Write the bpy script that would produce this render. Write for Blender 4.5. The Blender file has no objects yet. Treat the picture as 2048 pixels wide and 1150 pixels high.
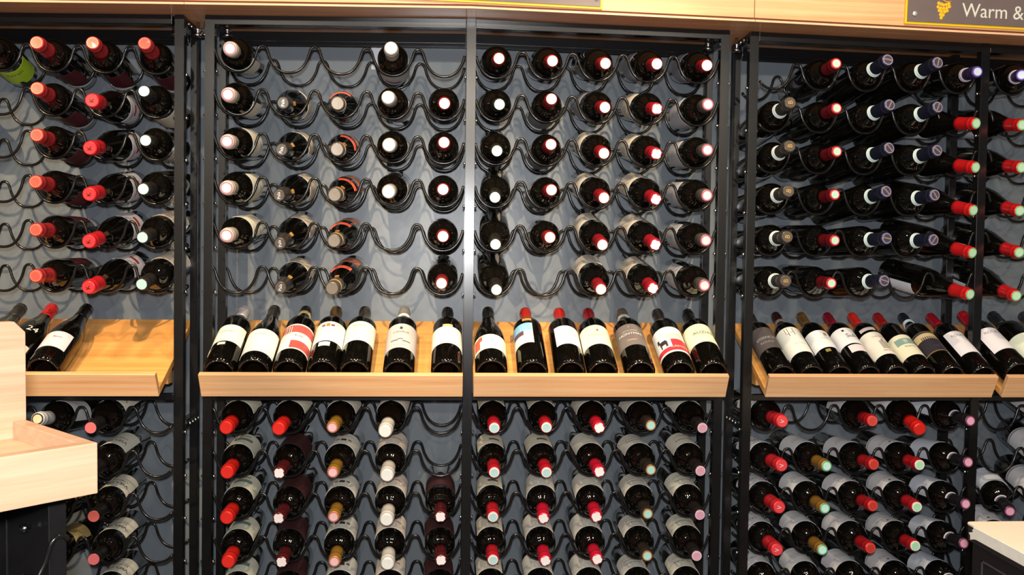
import bpy, bmesh, math, random
from mathutils import Vector, Matrix
random.seed(7)
SC = bpy.context.scene
COL = SC.collection
PI = math.pi

# ------------------------------------------------------------------ camera
CX, CY, CZ, FPX = 0.43589, -2.09618, 1.45, 1800.0
YAW, PITCH, ROLL = 0.06622, -0.0407, -0.01196
cy_, sy_, cp_, sp_ = math.cos(YAW), math.sin(YAW), math.cos(PITCH), math.sin(PITCH)
fwd = Vector((sy_*cp_, cy_*cp_, sp_)); rgt = Vector((cy_, -sy_, 0)); dwn = fwd.cross(rgt)
r2 = math.cos(ROLL)*rgt + math.sin(ROLL)*dwn
d2 = -math.sin(ROLL)*rgt + math.cos(ROLL)*dwn
cam = bpy.data.cameras.new('camera'); co = bpy.data.objects.new('camera', cam); COL.objects.link(co)
cam.sensor_width = 36; cam.lens = FPX/2048*36; cam.clip_start = 0.05; cam.clip_end = 50
co.matrix_world = Matrix(((r2.x, -d2.x, -fwd.x, CX), (r2.y, -d2.y, -fwd.y, CY), (r2.z, -d2.z, -fwd.z, CZ), (0, 0, 0, 1)))
SC.camera = co

# ------------------------------------------------------------------ world and lights
w = bpy.data.worlds.new('world'); SC.world = w; w.use_nodes = True
w.node_tree.nodes['Background'].inputs[0].default_value = (0.75, 0.85, 1.0, 1)
w.node_tree.nodes['Background'].inputs[1].default_value = 0.035
def lamp(name, kind, loc, power, color, radius, target=None, angle=60, blend=.3):
    l = bpy.data.lights.new(name, kind); l.energy = power; l.color = color; l.shadow_soft_size = radius
    o = bpy.data.objects.new(name, l); COL.objects.link(o); o.location = loc
    if kind == 'SPOT': l.spot_size = math.radians(angle); l.spot_blend = blend
    if target: o.rotation_euler = (Vector(target)-Vector(loc)).to_track_quat('-Z', 'Y').to_euler()
    return o
# the flash on top of the camera, and the shop's ceiling spots behind the photographer
lamp('camera_flash', 'SPOT', (CX-.005, CY-.04, CZ+.08), 66, (.98, .985, 1), .025, (CX+.12, 0, 1.50), 110, .7)
lamp('ceiling_spot', 'SPOT', (-.95, -2.6, 3.1), 215, (1, .74, .44), .025, (-.50, .2, 1.27), 20, .5)
lamp('ceiling_spot', 'SPOT', (.05, -2.5, 3.1), 210, (1, .76, .48), .025, (.34, .2, 1.34), 16, .6)
lamp('ceiling_spot', 'SPOT', (.95, -2.5, 3.1), 210, (1, .76, .48), .025, (.77, .2, 1.42), 18, .6)
# three unseen fill spots further back, added to even out the flash
lamp('fill_spot', 'SPOT', (-.9, -5.2, 2.7), 60, (1, .90, .76), .07, (.3, 0, 1.3), 60, .5)
lamp('fill_spot', 'SPOT', (.5, -5.6, 2.8), 70, (1, .90, .76), .07, (.5, 0, 1.3), 60, .5)
lamp('fill_spot', 'SPOT', (1.9, -5.2, 2.7), 60, (1, .90, .76), .07, (.8, 0, 1.3), 60, .5)
for x_, p_ in ((-.55, 30), (.12, 36), (.78, 36), (1.45, 28)):      # ceiling row close above the racks
    lamp('ceiling_downlight', 'SPOT', (x_, -1.15, 2.95), p_, (1, .80, .54), .055, (x_, -.1, 1.0), 75, .5)
lamp('counter_fill_spot', 'SPOT', (1.75, -1.75, 2.7), 45, (1, .9, .76), .05, (1.62, -.95, .95), 38, .6)  # added spot, no lamp seen here; brightens the cream countertop
SC.view_settings.view_transform = 'Standard'; SC.view_settings.look = 'None'
SC.view_settings.gamma = 1; SC.view_settings.use_curve_mapping = False
SC.view_settings.exposure = 0.8

# ------------------------------------------------------------------ materials
def lin(c):
    return tuple((v/255/12.92 if v/255 <= .04045 else ((v/255+.055)/1.055)**2.4) for v in c)+(1,)
MATS = {}
def mat(name, c, rough=.5, metal=0., coat=0., spec=.5):
    k = (name, c, rough, metal, coat, spec)
    if k in MATS: return MATS[k]
    m = bpy.data.materials.new(name); m.use_nodes = True; b = m.node_tree.nodes['Principled BSDF']
    b.inputs['Base Color'].default_value = lin(c); b.inputs['Roughness'].default_value = rough
    b.inputs['Metallic'].default_value = metal; b.inputs['Coat Weight'].default_value = coat
    b.inputs['Specular IOR Level'].default_value = spec
    MATS[k] = m; return m
def noisy(m, scale=(30, 30, 30), amt=.1, bump=0., detail=4):
    nt = m.node_tree; n = nt.nodes; b = n['Principled BSDF']; c = b.inputs['Base Color'].default_value[:]
    tc = n.new('ShaderNodeTexCoord'); mp = n.new('ShaderNodeMapping'); mp.inputs['Scale'].default_value = scale
    nz = n.new('ShaderNodeTexNoise'); nz.inputs['Scale'].default_value = 1; nz.inputs['Detail'].default_value = detail
    cr = n.new('ShaderNodeValToRGB')
    cr.color_ramp.elements[0].position = .3; cr.color_ramp.elements[1].position = .7
    cr.color_ramp.elements[0].color = tuple(v*(1-amt) for v in c[:3])+(1,)
    cr.color_ramp.elements[1].color = tuple(min(1, v*(1+amt)) for v in c[:3])+(1,)
    L = nt.links.new; L(tc.outputs['Object'], mp.inputs[0]); L(mp.outputs[0], nz.inputs[0]); L(nz.outputs[0], cr.inputs[0]); L(cr.outputs[0], b.inputs['Base Color'])
    if bump:
        bp = n.new('ShaderNodeBump'); bp.inputs['Strength'].default_value = bump; bp.inputs['Distance'].default_value = .002
        L(nz.outputs[0], bp.inputs['Height']); L(bp.outputs[0], b.inputs['Normal'])
    return m
def wood(name, a, b_, c_, rough=.4, scale=(3, 60, 120)):
    m = bpy.data.materials.new(name); m.use_nodes = True; nt = m.node_tree; n = nt.nodes; b = n['Principled BSDF']
    tc = n.new('ShaderNodeTexCoord'); L = nt.links.new
    def layer(sc, det, dist):
        mp = n.new('ShaderNodeMapping'); mp.inputs['Scale'].default_value = sc
        nz = n.new('ShaderNodeTexNoise'); nz.inputs['Scale'].default_value = 1; nz.inputs['Detail'].default_value = det; nz.inputs['Distortion'].default_value = dist
        L(tc.outputs['Object'], mp.inputs[0]); L(mp.outputs[0], nz.inputs[0]); return nz.outputs[0]
    f1 = layer(scale, 3, .3); f2 = layer(tuple(s*.35 for s in scale), 2, .8); f3 = layer((scale[0]*7, scale[1]*6, scale[2]*6), 2, 0)
    cr = n.new('ShaderNodeValToRGB'); e = cr.color_ramp.elements
    e[0].position = .32; e[0].color = lin(a); e[1].position = .68; e[1].color = lin(c_)
    x = e.new(.5); x.color = lin(b_)
    mx = n.new('ShaderNodeMath'); mx.operation = 'MULTIPLY_ADD'; mx.inputs[1].default_value = .5
    ml = n.new('ShaderNodeMath'); ml.operation = 'MULTIPLY'; ml.inputs[1].default_value = .35
    L(f2, ml.inputs[0]); L(f1, mx.inputs[0]); L(ml.outputs[0], mx.inputs[2])
    m3 = n.new('ShaderNodeMath'); m3.operation = 'MULTIPLY_ADD'; m3.inputs[1].default_value = .15
    L(f3, m3.inputs[0]); L(mx.outputs[0], m3.inputs[2]); L(m3.outputs[0], cr.inputs[0]); L(cr.outputs[0], b.inputs['Base Color'])
    b.inputs['Roughness'].default_value = rough
    return m
WOOD = wood('bamboo_wood', (214, 154, 104), (230, 178, 128), (240, 196, 150))
WOODS = wood('bamboo_wood_shelf', (206, 138, 70), (222, 158, 86), (232, 174, 102))
WOODP = wood('pale_bamboo_wood', (196, 152, 120), (212, 170, 138), (224, 186, 156))
WOODSOF = wood('soffit_wood', (200, 136, 92), (214, 154, 110), (226, 170, 126), .27)
WOODEDGE = mat('wood_edge', (232, 190, 148), .45)
GROOVE = mat('groove_wood', (130, 66, 40), .6)
STEEL = noisy(mat('black_powder_steel', (19, 18, 18), .25, .0, 0, .55), (60, 60, 60), .12)
WIRE = mat('black_wire', (30, 28, 27), .2, .3)
CHROME = mat('chrome', (215, 215, 215), .18, 1.)
WALL = noisy(mat('grey_blue_wall', (106, 113, 119), .36), (3, 3, 2.2), .035)
GLASS = mat('dark_bottle_glass', (8, 7, 5), .055, 0, .3)
INK = mat('ink', (40, 36, 34), .6)

# ------------------------------------------------------------------ mesh helpers
def mesh_from(bm, name):
    me = bpy.data.meshes.new(name); bmesh.ops.recalc_face_normals(bm, faces=bm.faces); bm.to_mesh(me); bm.free(); return me
def link(name, me, m=None, parent=None, loc=(0, 0, 0)):
    o = bpy.data.objects.new(name, me); COL.objects.link(o); o.location = loc
    if m and me and not me.materials: me.materials.append(m)
    if parent: o.parent = parent
    return o
def tag(o, label=None, cat=None, group=None, kind=None):
    if label: o['label'] = label
    if cat: o['category'] = cat
    if group: o['group'] = group
    if kind: o['kind'] = kind
    return o
def empty(name, loc=(0, 0, 0), rz=0):
    o = bpy.data.objects.new(name, None); COL.objects.link(o); o.location = loc; o.rotation_euler = (0, 0, rz); o.empty_display_size = .05; return o
def hexa(bm, p):          # 8 corner points: bottom 4 then top 4
    v = [bm.verts.new(q) for q in p]
    for f in ((0, 1, 2, 3), (4, 5, 6, 7), (0, 1, 5, 4), (1, 2, 6, 5), (2, 3, 7, 6), (3, 0, 4, 7)): bm.faces.new([v[i] for i in f])
def bxm(x0, x1, y0, y1, z0, z1, bev=.0, name='box', z0b=None, z1b=None):
    a = z0 if z0b is None else z0b; b = z1 if z1b is None else z1b      # z at the x1 end
    bm = bmesh.new()
    hexa(bm, [(x0, y0, z0), (x1, y0, a), (x1, y1, a), (x0, y1, z0), (x0, y0, z1), (x1, y0, b), (x1, y1, b), (x0, y1, z1)])
    if bev: bmesh.ops.bevel(bm, geom=bm.edges[:], offset=bev, segments=2, affect='EDGES', profile=.6)
    return mesh_from(bm, name)
def box(name, x0, x1, y0, y1, z0, z1, m, parent=None, bev=.0012, **k):
    return link(name, bxm(x0, x1, y0, y1, z0, z1, bev, name, **k), m, parent)
def post(name, xt, xb, wd, y0, y1, z1, m, parent):   # nearly vertical post, left edge xt at top and xb at z=.75
    dx = (xb-xt)/(z1-.75); x0 = xt+dx*z1
    bm = bmesh.new()
    hexa(bm, [(x0, y0, 0), (x0+wd, y0, 0), (x0+wd, y1, 0), (x0, y1, 0), (xt, y0, z1), (xt+wd, y0, z1), (xt+wd, y1, z1), (xt, y1, z1)])
    bmesh.ops.bevel(bm, geom=bm.edges[:], offset=.0013, segments=2, affect='EDGES')
    return link(name, mesh_from(bm, name), m, parent)
def smooth(me):
    for p in me.polygons: p.use_smooth = True
    return me
def lathe(prof, seg=28, name='lathe'):
    bm = bmesh.new(); rings = []
    for r, z in prof:
        if r < 1e-6: rings.append([bm.verts.new((0, 0, z))])
        else: rings.append([bm.verts.new((r*math.cos(2*PI*i/seg), r*math.sin(2*PI*i/seg), z)) for i in range(seg)])
    for a, b in zip(rings, rings[1:]):
        for i in range(seg):
            j = (i+1) % seg
            if len(a) == 1 and len(b) == 1: continue
            if len(a) == 1: bm.faces.new((a[0], b[i], b[j]))
            elif len(b) == 1: bm.faces.new((a[i], a[j], b[0]))
            else: bm.faces.new((a[i], a[j], b[j], b[i]))
    return smooth(mesh_from(bm, name))
def tube(pts, r, seg=8, name='tube'):
    bm = bmesh.new(); rings = []; n = len(pts); pts = [Vector(p) for p in pts]
    up = None
    for i, p in enumerate(pts):
        t = (pts[min(i+1, n-1)]-pts[max(i-1, 0)]).normalized()
        if up is None: up = t.orthogonal().normalized() if abs(t.y) > .9 else Vector((0, 1, 0))
        a = (up-up.dot(t)*t).normalized(); b = t.cross(a); up = a
        rings.append([bm.verts.new(p+r*(math.cos(2*PI*k/seg)*a+math.sin(2*PI*k/seg)*b)) for k in range(seg)])
    for A, B in zip(rings, rings[1:]):
        for k in range(seg): bm.faces.new((A[k], A[(k+1) % seg], B[(k+1) % seg], B[k]))
    bm.faces.new(rings[0]); bm.faces.new(rings[-1])
    return smooth(mesh_from(bm, name))

# ------------------------------------------------------------------ bottle meshes
BL = .27
PROF = {
 'bdx': [(0, .024), (.009, .0235), (.017, .018), (.0235, .008), (.0268, .0015), (.0292, 0), (.0333, .0016), (.0353, .006), (.0354, .09), (.0354, .176), (.0348, .184), (.0326, .192), (.0285, .199), (.0225, .2055), (.0172, .2105), (.0149, .216), (.0139, .222), (.0135, .235), (.0133, .252), (.0138, .2535), (.0138, .261), (.0128, .263), (.0126, .2695), (0, .2695)],
 'bur': [(0, .024), (.009, .0235), (.018, .018), (.025, .008), (.0285, .0015), (.031, 0), (.0345, .0016), (.0366, .006), (.0367, .06), (.0367, .115), (.0360, .130), (.0335, .148), (.0292, .166), (.0245, .182), (.0203, .198), (.0166, .212), (.0145, .226), (.0136, .240), (.0133, .252), (.0140, .2535), (.0140, .261), (.0128, .263), (.0125, .2695), (0, .2695)]}
RB = {'bdx': .0354, 'bur': .0367}
RA = {'bdx': .0345, 'bur': .0243}       # radius where the front wire carries the bottle
def prof_r(shape, z):
    P = [p for p in PROF[shape] if p[1] >= .006 and p[0] > 0][0:]
    for (r0, z0), (r1, z1) in zip(P, P[1:]):
        if z0 <= z <= z1: return r0+(r1-r0)*(z-z0)/max(1e-9, z1-z0)
    return .0125
BODY = {}
for s in PROF:
    BODY[s] = lathe(PROF[s], 32, 'bottle_'+s); BODY[s].materials.append(GLASS)
CAPS = {}
def capsule_mesh(shape, color, length=.052, fat=1.0, metal=.35, rough=.32):
    k = (shape, color, length, fat)
    if k not in CAPS:
        z0 = BL-length; pr = []
        for z in (z0, z0+.008, z0+.016, z0+.024, z0+.031, .2525): 
            if z <= .2526: pr.append(((max(prof_r(shape, z), .0136)+.0005)*(1+(fat-1)*min(1, .5+(z-z0)/.03)), z))
        f = fat
        pr = [(pr[0][0]-.0004, z0-.0001)]+pr+[(.0147*f, .2537), (.0149*f, .2575), (.0146*f, .2612), (.0135*f, .2625), (.0137*f, .2640), (.0137*f, .2700), (.0126*f, .2718), (.0100*f, .2724), (0, .2722)]
        me = lathe(pr, 24, 'capsule'); me.materials.append(mat('foil', color, rough, metal, .2)); CAPS[k] = me
    return CAPS[k]
ENDS = {}  # pale and mint disc colours have flash glare and its fringes painted in
def end_mesh(color, fat=1., star=False, rad=.0106):
    k = (color, fat, star, rad)
    if k not in ENDS:
        r = rad*fat; bm = bmesh.new(); n = 32 if star else 24; z0, z1 = .2719, .2730
        ri = [r*(1-.13*(i % 8 in (0, 1, 2))-.06*(i % 5 == 1)) if star else r for i in range(n)]
        a = [bm.verts.new((ri[i]*math.cos(2*PI*i/n), ri[i]*math.sin(2*PI*i/n), z0)) for i in range(n)]
        b = [bm.verts.new((.96*ri[i]*math.cos(2*PI*i/n), .96*ri[i]*math.sin(2*PI*i/n), z1)) for i in range(n)]
        c = bm.verts.new((0, 0, z1-.0002))
        for i in range(n):
            j = (i+1) % n; bm.faces.new((a[i], a[j], b[j], b[i])); bm.faces.new((b[i], b[j], c))
        bm.faces.new(a)
        me = mesh_from(bm, 'top_seal'); me.materials.append(mat('seal', color, .38, .15, .3)); ENDS[k] = me
    return ENDS[k]
PATCH = {}
def patch_mesh(shape, a0, a1, z0, z1, off, color, rough=.55, curve=0.):
    k = (shape, a0, a1, z0, z1, off, color, curve)
    if k not in PATCH:
        n = max(2, int((a1-a0)/9)); bm = bmesh.new(); cols = []
        zs = [z0+(z1-z0)*t for t in (0, .34, .67, 1)]
        for i in range(n+1):
            t = i/n; an = math.radians(a0+(a1-a0)*t); c, s = math.cos(an), math.sin(an); row = []
            for z in zs:
                zz = z+curve*(1-(2*t-1)**2)*(1 if z > (z0+z1)/2 else 0)
                r = prof_r(shape, zz)
                row.append((bm.verts.new(((r+.0001)*c, (r+.0001)*s, zz)), bm.verts.new(((r+off)*c, (r+off)*s, zz))))
            cols.append(row)
        for A, B in zip(cols, cols[1:]):
            for j in range(3):
                bm.faces.new((A[j][1], B[j][1], B[j+1][1], A[j+1][1])); bm.faces.new((A[j][0], A[j+1][0], B[j+1][0], B[j][0]))
            bm.faces.new((A[0][0], B[0][0], B[0][1], A[0][1])); bm.faces.new((A[3][0], A[3][1], B[3][1], B[3][0]))
        for E_ in (cols[0], cols[-1]):
            for j in range(3): bm.faces.new((E_[j][0], E_[j][1], E_[j+1][1], E_[j+1][0]))
        me = smooth(mesh_from(bm, 'label')); me.materials.append(mat('paper', tuple(min(248, int(c*1.06)+3) if min(color) > 150 else c for c in color), rough)); PATCH[k] = me
        me.set_sharp_from_angle(angle=.6)
    return PATCH[k]
def text_mesh(txt, size, extr=0.0, res=3, shear=0.):
    cu = bpy.data.curves.new('t', 'FONT'); cu.body = txt; cu.size = size; cu.align_x = 'CENTER'; cu.align_y = 'CENTER'; cu.resolution_u = res; cu.extrude = extr; cu.shear = shear
    ob = bpy.data.objects.new('t', cu); COL.objects.link(ob)
    dg = bpy.context.evaluated_depsgraph_get(); me = bpy.data.meshes.new_from_object(ob.evaluated_get(dg))
    bpy.data.objects.remove(ob); bpy.data.curves.remove(cu); return me
TXT = {}
def wrap_text(shape, txt, size, a, z, color=(40, 36, 34), squash=1., shear=0.):
    k = (shape, txt, size, a, z, color)
    if k not in TXT:
        me = text_mesh(txt, size, shear=shear); R_ = RB[shape]+.0013
        for v in me.vertices:
            an = math.radians(a)+v.co.x*squash/R_; r = prof_r(shape, z+v.co.y)+.0015; v.co = (r*math.cos(an), r*math.sin(an), z+v.co.y)
        me.materials.clear(); me.materials.append(mat('ink', color, .6)); TXT[k] = me
    return TXT[k]
FLAT = {}
def flat_text(txt, size, color, z):
    k = (txt, size, color, z)
    if k not in FLAT:
        me = text_mesh(txt, size)
        for v in me.vertices: v.co.z = z
        me.materials.clear(); me.materials.append(mat('cap_print', color, .35, .3)); FLAT[k] = me
    return FLAT[k]

CREAM = (232, 222, 198); IVORY = (226, 218, 206); WHITE = (232, 230, 232); GREYL = (176, 176, 178)
# style: shape, cap colour, end colour, look phrase, label patches (a0,a1,z0,z1,colour), texts, options
def St(shape, cap, end, look, lab, txt=(), **k):
    d = dict(shape=shape, cap=cap, end=end, look=look, lab=lab, txt=txt, roll=90, fat=1., clen=.052, star=False, prints=(), band=None, endtxt=None, ring=None); d.update(k); return d
LZ0, LZ1 = .083, .166
def lines(z, a0, a1, col=(120, 112, 104), n=2, gap=.007, th=.0011):
    return tuple((a0+4*i, a1-4*i, z-gap*i, z-gap*i+th, col) for i in range(n))
ST = {
 # upper rows
 'ivory': St('bdx', (222, 208, 190), (250, 232, 228), 'white-foiled bottle, pink-ringed end', [(-62, 62, LZ0-.012, .175, (240, 226, 206))], roll=-70, fat=1.13, clen=.047, dx=.005, yc=-.102, ring=(206, 128, 138), prints=lines(.13, -30, 30)),
 'script': St('bur', (62, 56, 52), (84, 78, 74), 'charcoal-capped bottle, white script end', [(-60, 60, .05, .118, (222, 208, 186))], roll=20, endtxt=('Pala', .0098, (235, 232, 228)), band=(170, 128, 66)),
 'crescent': St('bur', (92, 84, 76), (122, 113, 102), 'taupe-capped bottle, orange crescent label', [(-55, 55, .05, .108, (196, 120, 92)), (-48, 48, .150, .163, (236, 98, 70))], roll=75, fat=1.12, ring2=(176, 140, 84), band=(170, 110, 50)),
 'whitecap': St('bdx', (196, 188, 180), (248, 242, 232), 'white-capped bottle, grey label', [(-95, 95, LZ0, LZ1, (190, 186, 184))], roll=-80, fat=1.1, prints=((-40, 20, .10, .112, (120, 84, 110)),)),
 'redrim': St('bdx', (140, 34, 40), (255, 226, 220), 'dark-red-foiled bottle, pinkish-white end', [(-70, 70, .06, .12, (150, 156, 162))], roll=-90, star=False),
 'redwarm': St('bdx', (150, 34, 36), (255, 236, 214), 'red-foiled bottle, bright cream end', [(-70, 70, LZ0-.02, LZ1-.02, (128, 126, 124))], roll=-100),
 'greendark': St('bdx', (36, 34, 32), (196, 240, 214), 'dark-necked bottle, pale green end', [(-60, 60, .05, .11, (88, 90, 94))], roll=-95),
 'redmint': St('bdx', (160, 28, 40), (226, 248, 230), 'red-foiled bottle, greenish-white end', [(-62, 62, LZ0-.015, LZ1-.015, (216, 206, 192))], roll=165),
 'redstar': St('bdx', (176, 28, 44), (232, 244, 240), 'red-foiled bottle, star-shaped end', [(-55, 55, LZ0-.02, LZ1-.015, (212, 200, 184))], roll=150, star=True),
 'greypink': St('bdx', (86, 78, 74), (236, 200, 206), 'grey-foiled bottle, pink-patterned end', [(-75, 75, LZ0-.02, LZ1-.015, (186, 184, 188))], roll=200, fat=1.08, ring=(190, 90, 110), clen=.042),
 'redlow': St('bdx', (150, 26, 38), (226, 244, 228), 'red-foiled bottle, mint-white end', [(-70, 70, LZ0-.03, LZ1-.03, (150, 150, 156))], roll=-110),
 # lower rows, centre
 'glossred': St('bdx', (226, 38, 30), (236, 48, 38), 'glossy red-capped bottle, cream-green label', [(-80, 80, LZ0, LZ1, (216, 212, 190))], roll=85, fat=1.12, prints=((-34, 34, .118, .135, (120, 140, 128)), (-20, 26, .100, .108, (170, 160, 120)))),
 'maroonstar': St('bdx', (92, 26, 30), (255, 244, 240), 'maroon-necked bottle, white star end', [(-80, 80, LZ0, LZ1, (64, 30, 30))], roll=85, star=True),
 'gold': St('bdx', (168, 122, 44), (246, 196, 196), 'gold-necked bottle, pink end', [(-80, 80, LZ0, LZ1, (226, 220, 206))], roll=88, prints=((-10, 10, .128, .142, (72, 58, 44)), (-30, -16, .128, .136, (110, 96, 80)), (16, 30, .128, .136, (110, 96, 80)), (-34, 34, .104, .1055, (150, 140, 130))), ring=(206, 120, 120)),
 'whitelow': St('bdx', (240, 234, 224), (250, 246, 238), 'white-capped bottle, red-lined label', [(-80, 80, LZ0, LZ1, (226, 212, 196))], roll=88, fat=1.12, clen=.05, prints=((-42, 34, .128, .1315, (170, 96, 84)), (-30, 24, .122, .1234, (170, 110, 96)), (-24, 30, .104, .1052, (150, 130, 120)))),
 'redteal': St('bdx', (204, 30, 46), (186, 220, 216), 'red-foiled bottle, pale teal end', [(-60, 60, LZ0, LZ1, (222, 212, 190))], roll=100, prints=((-40, 0, .128, .140, (110, 104, 90)), (-34, 34, .106, .1074, (150, 140, 126))), ring=(232, 240, 232)),
 'redsquare': St('bdx', (214, 26, 56), (252, 246, 242), 'crimson-foiled bottle, white square end', [(-75, 75, LZ0, LZ1, (218, 212, 198))], roll=100, star=True, prints=lines(.13, -30, 24)),
 'teal': St('bdx', (52, 44, 38), (170, 220, 212), 'brown-necked bottle, turquoise end', [(-72, 72, LZ0, LZ1, (216, 210, 198))], (('CHATEAU', .0095, 0, .138), ('LAMARQUE', .0075, 0, .122)), roll=102, ring=(190, 124, 66), prints=((-10, 40, .105, .1075, (176, 150, 100)),)),
 'pinkdark': St('bdx', (38, 32, 32), (216, 160, 178), 'black-necked bottle, purplish-pink end', [(-75, 75, LZ0, LZ1, (220, 214, 196))], (('AUZIAS', .0125, 0, .135),), roll=98, ring=(230, 190, 205), prints=lines(.112, -34, 34)),
 # right rack
 'goldb': St('bdx', (70, 64, 60), (96, 86, 74), 'charcoal-capped bottle, gold letter end', [(-50, 50, LZ0-.05, LZ1-.05, (160, 162, 168))], roll=-60, clen=.056, fat=1.06, endtxt=('B', .016, (226, 178, 104)), band2=(214, 226, 222)),
 'deepmint': St('bdx', (120, 20, 28), (206, 238, 214), 'deep-red-foiled bottle, mint end', [(-55, 55, LZ0-.06, LZ1-.055, (190, 184, 176))], roll=30, ring=(226, 60, 60), prints=lines(.07, -30, 30)),
 'navy': St('bdx', (34, 36, 54), (74, 72, 96), 'navy-capped bottle, gold-barred end', [(-45, 45, LZ0-.015, LZ1-.05, (168, 164, 140))], roll=10, clen=.056, fat=1.08, bar=(208, 168, 110), ring=(150, 140, 170), band2=(206, 226, 222)),
 'purple': St('bdx', (58, 40, 84), (214, 226, 240), 'purple-necked bottle, violet-white end', [(-40, 40, LZ0-.04, LZ1-.02, (200, 200, 206))], roll=70, ring=(110, 80, 190), band2=(190, 184, 196), clen=.05),
 'brightred': St('bur', (214, 30, 34), (206, 240, 206), 'bright-red-foiled bottle, green-white end', [(-50, 50, .045, .122, (206, 206, 212))], roll=-120, clen=.050, fat=1.02, ring=(120, 214, 140), dx=-.022, yc=-.078),
 'redscript': St('bdx', (214, 40, 48), (226, 70, 74), 'red-capped bottle, white script foil', [(-75, 75, LZ0, LZ1, (210, 208, 210))], (('CRU', .012, 10, .136),), roll=100, fat=1.1, endtxt=('V', .014, (250, 240, 240)), clen=.056, capband=(246, 222, 222)),
 'goldmint': St('bdx', (150, 108, 44), (206, 240, 226), 'gold-foiled bottle, mint-ringed end', [(-75, 75, LZ0, LZ1, (214, 212, 212))], roll=110, ring=(90, 196, 160), prints=lines(.135, -30, 30, n=3)),
 'redred': St('bdx', (176, 26, 34), (196, 60, 50), 'red-foiled bottle, matching red end', [(-75, 75, LZ0, LZ1, (214, 210, 212))], roll=110, ring=(214, 80, 70), prints=lines(.135, -30, 30, n=3)),
 'shinyred': St('bdx', (222, 34, 28), (226, 44, 34), 'glossy scarlet-capped bottle', [(-75, 75, LZ0, LZ1, (214, 210, 212))], roll=110, fat=1.14),
 'redgreen': St('bdx', (190, 28, 38), (176, 232, 188), 'red-foiled bottle, pale green end', [(-75, 75, LZ0, LZ1, (216, 212, 214)), (-75, 75, .074, .079, (190, 188, 190))], roll=112, ring=(232, 246, 232), prints=((-10, -2, .15, .156, (150, 40, 40)),)+lines(.135, -26, 34)),
 'blackpink': St('bdx', (34, 30, 34), (236, 176, 196), 'black-necked bottle, pink-white end', [(-75, 75, LZ0, LZ1, (206, 210, 220))], roll=112, ring=(160, 70, 120), bandtxt=1),
 # left rack
 'lime': St('bdx', (60, 50, 60), (170, 120, 120), 'dark bottle with lime-green label', [(-75, 75, LZ0-.045, LZ1-.02, (196, 236, 40))], (('Syrah', .018, 0, .120),), roll=-62, txtcol=(60, 70, 20)),
 'coral': St('bdx', (186, 52, 54), (212, 88, 74), 'coral-capped bottle, wine-red label', [(-42, 42, LZ0-.03, LZ1-.03, (86, 22, 30)), (-60, 60, .030, .040, (196, 190, 190))], roll=-78, fat=1.08, clen=.058, ring=(236, 116, 92)),
 'redemblem': St('bur', (214, 34, 44), (240, 62, 66), 'scarlet-capped bottle, black emblem end', [(-62, 62, .045, .112, (206, 200, 204))], roll=-15, fat=1.12, clen=.05, endtxt=('K', .014, (60, 10, 14)), prints=((-20, 20, .07, .082, (170, 60, 50)), (-40, -10, .09, .094, (90, 60, 60))), band=(60, 40, 30)),
 'mintglow': St('bdx', (46, 42, 40), (190, 246, 222), 'dark-necked bottle, bright mint end', [(-62, 62, LZ0-.025, LZ1-.01, (222, 206, 184))], roll=-75, rad=.0115),
 'silverneck': St('bdx', (206, 206, 208), (222, 206, 168), 'white-necked bottle, gold-black end', [(-75, 75, LZ0-.005, LZ1, (200, 198, 200))], roll=60, fat=1.08, ring=(50, 44, 30), prints=lines(.14, -30, 30, n=3)),
 'pinkend': St('bdx', (30, 28, 28), (232, 116, 118), 'black-necked bottle, pink disc end', [(-62, 62, LZ0-.012, LZ1-.004, (214, 208, 190))], (('VIEUX', .019, 0, .137), ('CHENES', .010, 0, .117)), roll=78, rad=.0125),
 'amber': St('bdx', (48, 40, 28), (180, 140, 80), 'dark bottle with amber label', [(-72, 72, LZ0, LZ1, (196, 170, 112))], roll=80, prints=lines(.14, -34, 34, n=3)),
}
UP = Vector((0, 0, 1))
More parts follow.
